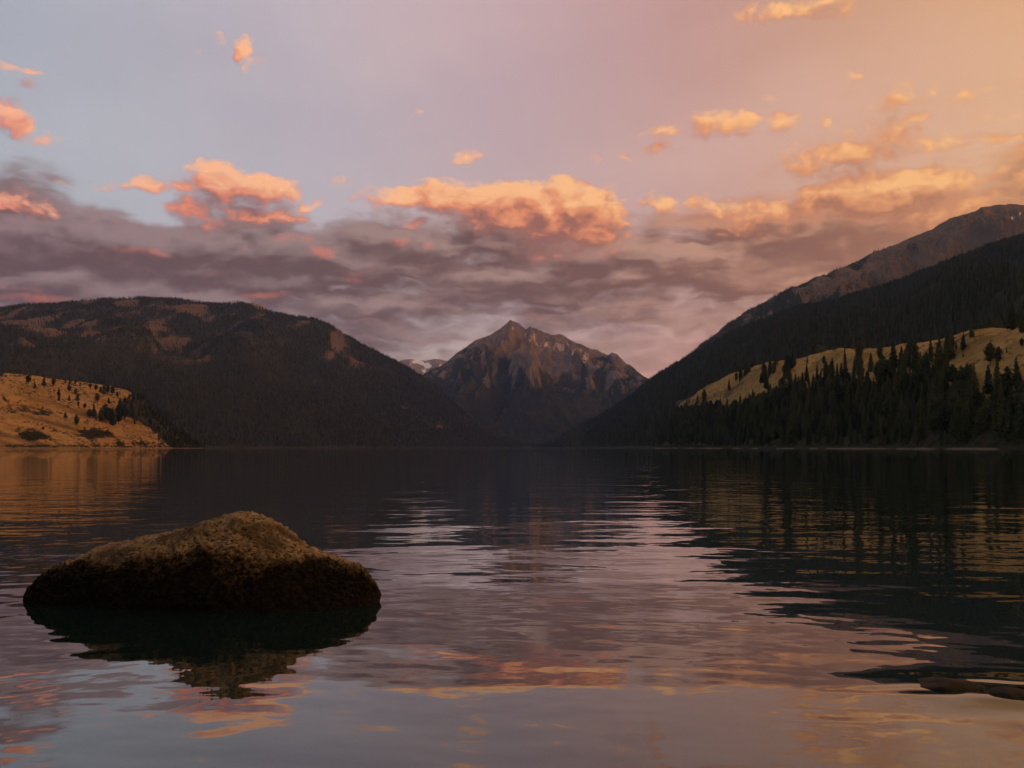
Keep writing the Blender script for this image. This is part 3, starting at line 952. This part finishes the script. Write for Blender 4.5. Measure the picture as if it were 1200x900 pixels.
# -- trees on the left golden hill
S3 = 220 / 1200
LT = [(12, 95, 32), (180, 135, 45), (222, 165, 38), (283, 155, 52), (338, 150, 44), (443, 190, 36), (440, 243, 32), (373, 215, 44), (375, 250, 32), (482, 208, 32), (492, 245, 40), (500, 280, 32), (540, 298, 30),
      (626, 253, 48), (693, 262, 32), (513, 150, 25), (580, 165, 28), (610, 175, 30), (640, 187, 30), (665, 203, 58), (690, 200, 44), (720, 208, 44), (745, 215, 30), (420, 370, 46), (486, 400, 52), (570, 355, 48), (602, 345, 66),
      (650, 370, 70), (680, 385, 95), (700, 392, 80), (722, 400, 90), (765, 312, 70), (775, 350, 72), (760, 392, 60), (420, 130, 20), (450, 138, 26), (480, 136, 22), (278, 430, 20), (345, 432, 16), (110, 432, 14)]
desc = {0: 'small dark pine at the far left crest of the left golden hill', 1: 'dark pine just under the crest, first of three along the left hill top',
        2: 'small pine a little below the crest pines of the left hill', 3: 'broad pine near the crest, largest of the left hill top', 4: 'pine on the left hill crest right of the broad pine',
        5: 'single narrow pine in mid slope of the left golden hill', 7: 'bushy pine of the pair left of mid slope on the left hill', 8: 'lower small pine of the pair left of mid slope',
        13: 'lone pointed pine on bare grass in the upper right of the left hill', 14: 'small lone pine right of the pointed one on bare grass', 23: 'lone dark pine low on the left golden slope',
        24: 'upright pine low on the slope with a shadowed streak behind', 26: 'tallest tree of the dark clump in the left hill hollow', 37: 'tiny pine low on the slope above the shore brush'}
for k, (cx, cy, ch) in enumerate(LT):
    px, py, hp = cx * S3, 425 + cy * S3, ch * S3
    x, y, z = lhill.locate(px, py)
    lab = desc.get(k)
    grp = 'pines on the left golden hill'
    if not lab:
        if 27 <= k <= 33 or k == 25: lab, grp = 'dark pine in the clump at the right side of the left golden hill', 'left hill clump of pines'
        elif 15 <= k <= 22 or 34 <= k <= 36: lab, grp = 'small pine in the row along the left hill crest', 'left hill crest row of pines'
        else: lab, grp = 'small pine scattered in mid slope of the left golden hill', 'left hill scattered pines'
    conifer((x, y, z - .3), hp * y / F * 1.3, [2, 5, 0, 3][k % 4], lab, grp, wide=1.35)
    N_TREES += 1
e2 = (np.abs(lhill.PXp - gold_end - 1) < 7)
for p in lhill.scatter(28, e2.astype(float)):
    conifer((p[0], p[1], p[2] - .3), random.uniform(8, 15), random.randrange(8), 'small conifer where the left golden hill runs out into the dark forest', 'left hill forest margin conifers')
    N_TREES += 1


# -- yellowing shrubs among the dark conifers
def leafy_shrub(px, py, hp, seed, lab):
    r = random.Random(seed)
    x, y, z = rhill.locate(px, py)
    h = hp * y / F
    e = bpy.data.objects.new('yellow_shrub', None); COL.objects.link(e)
    e.location = (x, y - 3.0, z - .3)
    V, Fc = [], []
    for k in range(5):
        a = 6.283 * k / 5
        tube(V, Fc, [(.02 * math.cos(a), .02 * math.sin(a), 0), (.14 * math.cos(a) * h, .14 * math.sin(a) * h, .45 * h), (.22 * math.cos(a) * h, .22 * math.sin(a) * h, .8 * h)], [.02 * h, .012 * h, .004 * h], 5)
    mesh_obj('stem', V, Fc, M_bark, e, False)
    V, Fc = [], []
    lob = [(r.uniform(-.25, .25), r.uniform(-.25, .25), r.uniform(.35, .85), r.uniform(.13, .24)) for _ in range(9)]
    for k in range(520):
        l = r.choice(lob)
        d = Vector((r.gauss(0, 1), r.gauss(0, 1), r.gauss(0, 1))).normalized() * l[3] * r.uniform(.5, 1.05)
        c = [(l[j] + d[j]) * h for j in range(3)]
        b0 = len(V)
        for j in range(3): V.append(tuple(q + r.uniform(-.045, .045) * h for q in c))
        Fc.append((b0, b0 + 1, b0 + 2))
    mesh_obj('crown', V, Fc, M_yellow, e, False)
    tag(e, lab, 'shrub', 'yellowing shrubs on the right shore')


for q in [(1129, 466, 13, 1, 'yellow green shrub glowing among dark firs under the bare golden slope'),
          (1154, 482, 12, 2, 'yellow leafed shrub lower down, right of the other bright shrub'),
          (1150, 518, 9, 3, 'small yellowish shrub near the right shoreline'),
          (1117, 521, 8, 4, 'low olive shrub spreading at the water on the right shore'),
          (1035, 522, 6, 5, 'flat olive shrub at the water edge in mid right shore')]:
    leafy_shrub(*q)

# ------------------------------------------------------------------ masses of forest and brush
def far_conifer(seed):
    r = random.Random(seed)
    V, Fc = [], []
    lay = 4
    for k in range(lay):
        z0 = .06 + .22 * k; z1 = min(1.0, z0 + .40)
        rad = .17 * (1 - k / lay * .8)
        b0 = len(V); n = 6
        for j in range(n):
            a = 6.283 * (j + r.random() * .7) / n
            q = rad * r.uniform(.6, 1.2)
            V.append((q * math.cos(a), q * math.sin(a), z0 + r.uniform(-.03, .05)))
        V.append((r.uniform(-.02, .02), r.uniform(-.02, .02), z1))
        for j in range(n):
            Fc.append((b0 + j, b0 + (j + 1) % n, b0 + n))
    return V, Fc


def bush_mesh(seed):
    r = random.Random(seed)
    V, Fc = [], []
    for k in range(70):
        a, t = r.uniform(0, 6.283), r.random()
        q = .5 * math.sqrt(r.random())
        c = (q * math.cos(a), q * math.sin(a), .12 + t * .7 * (1 - q))
        b0 = len(V)
        for j in range(3):
            V.append(tuple(ci + r.uniform(-.13, .13) for ci in c))
        Fc.append((b0, b0 + 1, b0 + 2))
    return V, Fc


def proto_collection(name, meshes, mat):
    c = bpy.data.collections.new(name)
    for k, (V, Fc) in enumerate(meshes):
        o = mesh_obj(name, V, Fc, mat, smooth_=False)
        COL.objects.unlink(o)
        c.objects.link(o)
    return c


def proto_crowns():
    c = bpy.data.collections.new('crown_kinds')
    for k, (t, cr) in enumerate(PROTO):
        o = bpy.data.objects.new('crown_kind', cr)
        c.objects.link(o)
    return c


M_ridgeneedle = leaf_material('ridge_needles', (0.022, 0.028, 0.016), (0.055, 0.054, 0.028))
C_ridge = proto_collection('ridge_conifer', [far_conifer(20 + i) for i in range(6)], M_ridgeneedle)
C_far = proto_collection('far_conifer', [far_conifer(i) for i in range(6)], M_farneedle)
C_bush = proto_collection('brush_clump', [bush_mesh(i) for i in range(5)], M_bush)
C_near = proto_crowns()


def mass(name, pts, scales, coll, label, cat):
    me = bpy.data.meshes.new(name)
    pts = np.asarray(pts, np.float32)
    me.vertices.add(len(pts)); me.vertices.foreach_set('co', pts.ravel())
    a = me.attributes.new('size', 'FLOAT', 'POINT'); a.data.foreach_set('value', np.asarray(scales, np.float32))
    a = me.attributes.new('turn', 'FLOAT', 'POINT'); a.data.foreach_set('value', RNG.uniform(0, 6.28, len(pts)).astype(np.float32))
    o = bpy.data.objects.new(name, me); COL.objects.link(o)
    ng = bpy.data.node_groups.new(name, 'GeometryNodeTree')
    ng.interface.new_socket('Geometry', in_out='INPUT', socket_type='NodeSocketGeometry')
    ng.interface.new_socket('Geometry', in_out='OUTPUT', socket_type='NodeSocketGeometry')
    N = ng.nodes.new
    gi, go = N('NodeGroupInput'), N('NodeGroupOutput')
    ip = N('GeometryNodeInstanceOnPoints'); ci = N('GeometryNodeCollectionInfo')
    ci.inputs['Collection'].default_value = coll
    ci.inputs['Separate Children'].default_value = True
    ci.inputs['Reset Children'].default_value = True
    ip.inputs['Pick Instance'].default_value = True
    a1, a2 = N('GeometryNodeInputNamedAttribute'), N('GeometryNodeInputNamedAttribute')
    for q, s in ((a1, 'size'), (a2, 'turn')):
        q.data_type = 'FLOAT'; q.inputs['Name'].default_value = s
    cx = N('ShaderNodeCombineXYZ')
    Lk = ng.links.new
    Lk(gi.outputs[0], ip.inputs['Points']); Lk(ci.outputs[0], ip.inputs['Instance'])
    Lk(a2.outputs[0], cx.inputs[2]); Lk(cx.outputs[0], ip.inputs['Rotation'])
    Lk(a1.outputs[0], ip.inputs['Scale'])
    Lk(ip.outputs[0], go.inputs[0])
    md = o.modifiers.new('scatter', 'NODES'); md.node_group = ng
    tag(o, label, cat, kind='stuff')
    return o


# the rest of the shore forest
wide = inwood & ~near
more = rhill.scatter(420, wide.astype(float))
gully = []
for (ax, ay, bx, by, n_) in ((909, 427, 893, 452, 16), (880, 433, 864, 446, 8), (934, 424, 920, 446, 9), (1010, 412, 1002, 440, 8), (1068, 408, 1060, 440, 10), (1116, 402, 1108, 434, 8)):
    for q in range(n_):
        f_ = random.random()
        gully.append(rhill.locate(ax + (bx - ax) * f_ + random.uniform(-3, 3), ay + (by - ay) * f_ + random.uniform(-2, 2)))
more = np.concatenate([more, np.array(gully)])
P = np.array(rest) if rest else np.zeros((0, 3))
P = np.concatenate([P, more]) - np.array([0, 0, .3])
mass('shore_forest', P, RNG.uniform(13, 27, len(P)), C_near, 'dark conifer forest packed along the right shore below the golden hill', 'forest')

# forest on the ridge behind
dn = np.clip(1.0 - 1.6 * np.clip(.1 + fn * .5, 0, 1), .12, 1) * (rforest.Z > 3)
behind = (rforest.Y < shore_right(rforest.PX) * 1.42) & (rforest.PX > 790)
dn = np.where(behind, 0, dn)
P = rforest.scatter(75000, dn / np.maximum(rforest.Y, 500) ** .6)
mass('ridge_forest', P, RNG.uniform(10, 30, len(P)), C_ridge, 'dark conifer forest covering the ridge and shore under the right mountain', 'forest')

dn = np.clip(1.1 - 1.5 * r_rock, 0, 1)
P = right.scatter(16000, dn)
mass('summit_forest', P, RNG.uniform(10, 20, len(P)), C_far, 'conifer forest thinning out on the flank of the right mountain', 'forest')

dn = np.clip(1.05 - 1.5 * l_grass - l_rock, 0.03, 1) * (left.Z > 3)
P = left.scatter(95000, dn / np.maximum(left.Y, 500) ** .5)
mass('left_forest', P, RNG.uniform(11, 23, len(P)), C_far, 'dark conifer forest covering the broad left mountain', 'forest')

dn = np.clip(1.0 - 1.7 * m_rock, 0, 1)
P = mid.scatter(45000, dn)
mass('valley_forest', P, RNG.uniform(10, 22, len(P)), C_far, 'hazy conifer forest on the lower slopes of the central peak', 'forest')

P = lhill.scatter(520, wood_l + .25 * e2)
mass('margin_forest', P - np.array([0, 0, .3]), RNG.uniform(8, 19, len(P)), C_near, 'dark conifers thickening at the right foot of the left golden hill', 'forest')
# brush on the left hill and along the shores
dn = np.clip(lb * 1.4 - .45, 0, 1) * (1 - wood_l) + (lhill.Z < 4.5) * .7 + .07 * (ln > -.1)
P = lhill.scatter(6500, dn)
mass('hill_brush', P, RNG.uniform(1.2, 5.5, len(P)), C_bush, 'low dark brush in thickets on the left golden hill and its shore', 'brush')
dn = ((rhill.Z < 5) & (rhill.Z > 1.2)) * 1.0 + .01
P = rhill.scatter(1500, dn)
mass('shore_brush', P, RNG.uniform(1.2, 4.0, len(P)), C_bush, 'scrubby brush along the right shore in front of the forest', 'brush')

# ------------------------------------------------------------------ evening air
def haze():
    lo, hi = (-12400, -3400, -10), (12400, 18900, 1900)
    V = [(x, y, z) for z in (lo[2], hi[2]) for y in (lo[1], hi[1]) for x in (lo[0], hi[0])]
    Fc = [(0, 2, 3, 1), (4, 5, 7, 6), (0, 1, 5, 4), (2, 6, 7, 3), (0, 4, 6, 2), (1, 3, 7, 5)]
    m = bpy.data.materials.new('haze')
    m.use_nodes = True
    nt = m.node_tree
    nt.nodes.clear()
    out = nt.nodes.new('ShaderNodeOutputMaterial')
    pv = nt.nodes.new('ShaderNodeVolumePrincipled')
    pv.inputs['Color'].default_value = (0.22, 0.43, 1.0, 1)
    pv.inputs['Density'].default_value = 1.8e-5
    pv.inputs['Anisotropy'].default_value = 0.2
    nt.links.new(pv.outputs[0], out.inputs['Volume'])
    o = mesh_obj('haze', V, Fc, m, smooth_=False)
    o['kind'] = 'stuff'
    tag(o, 'thin bluish evening haze filling the valley', 'haze')


haze()
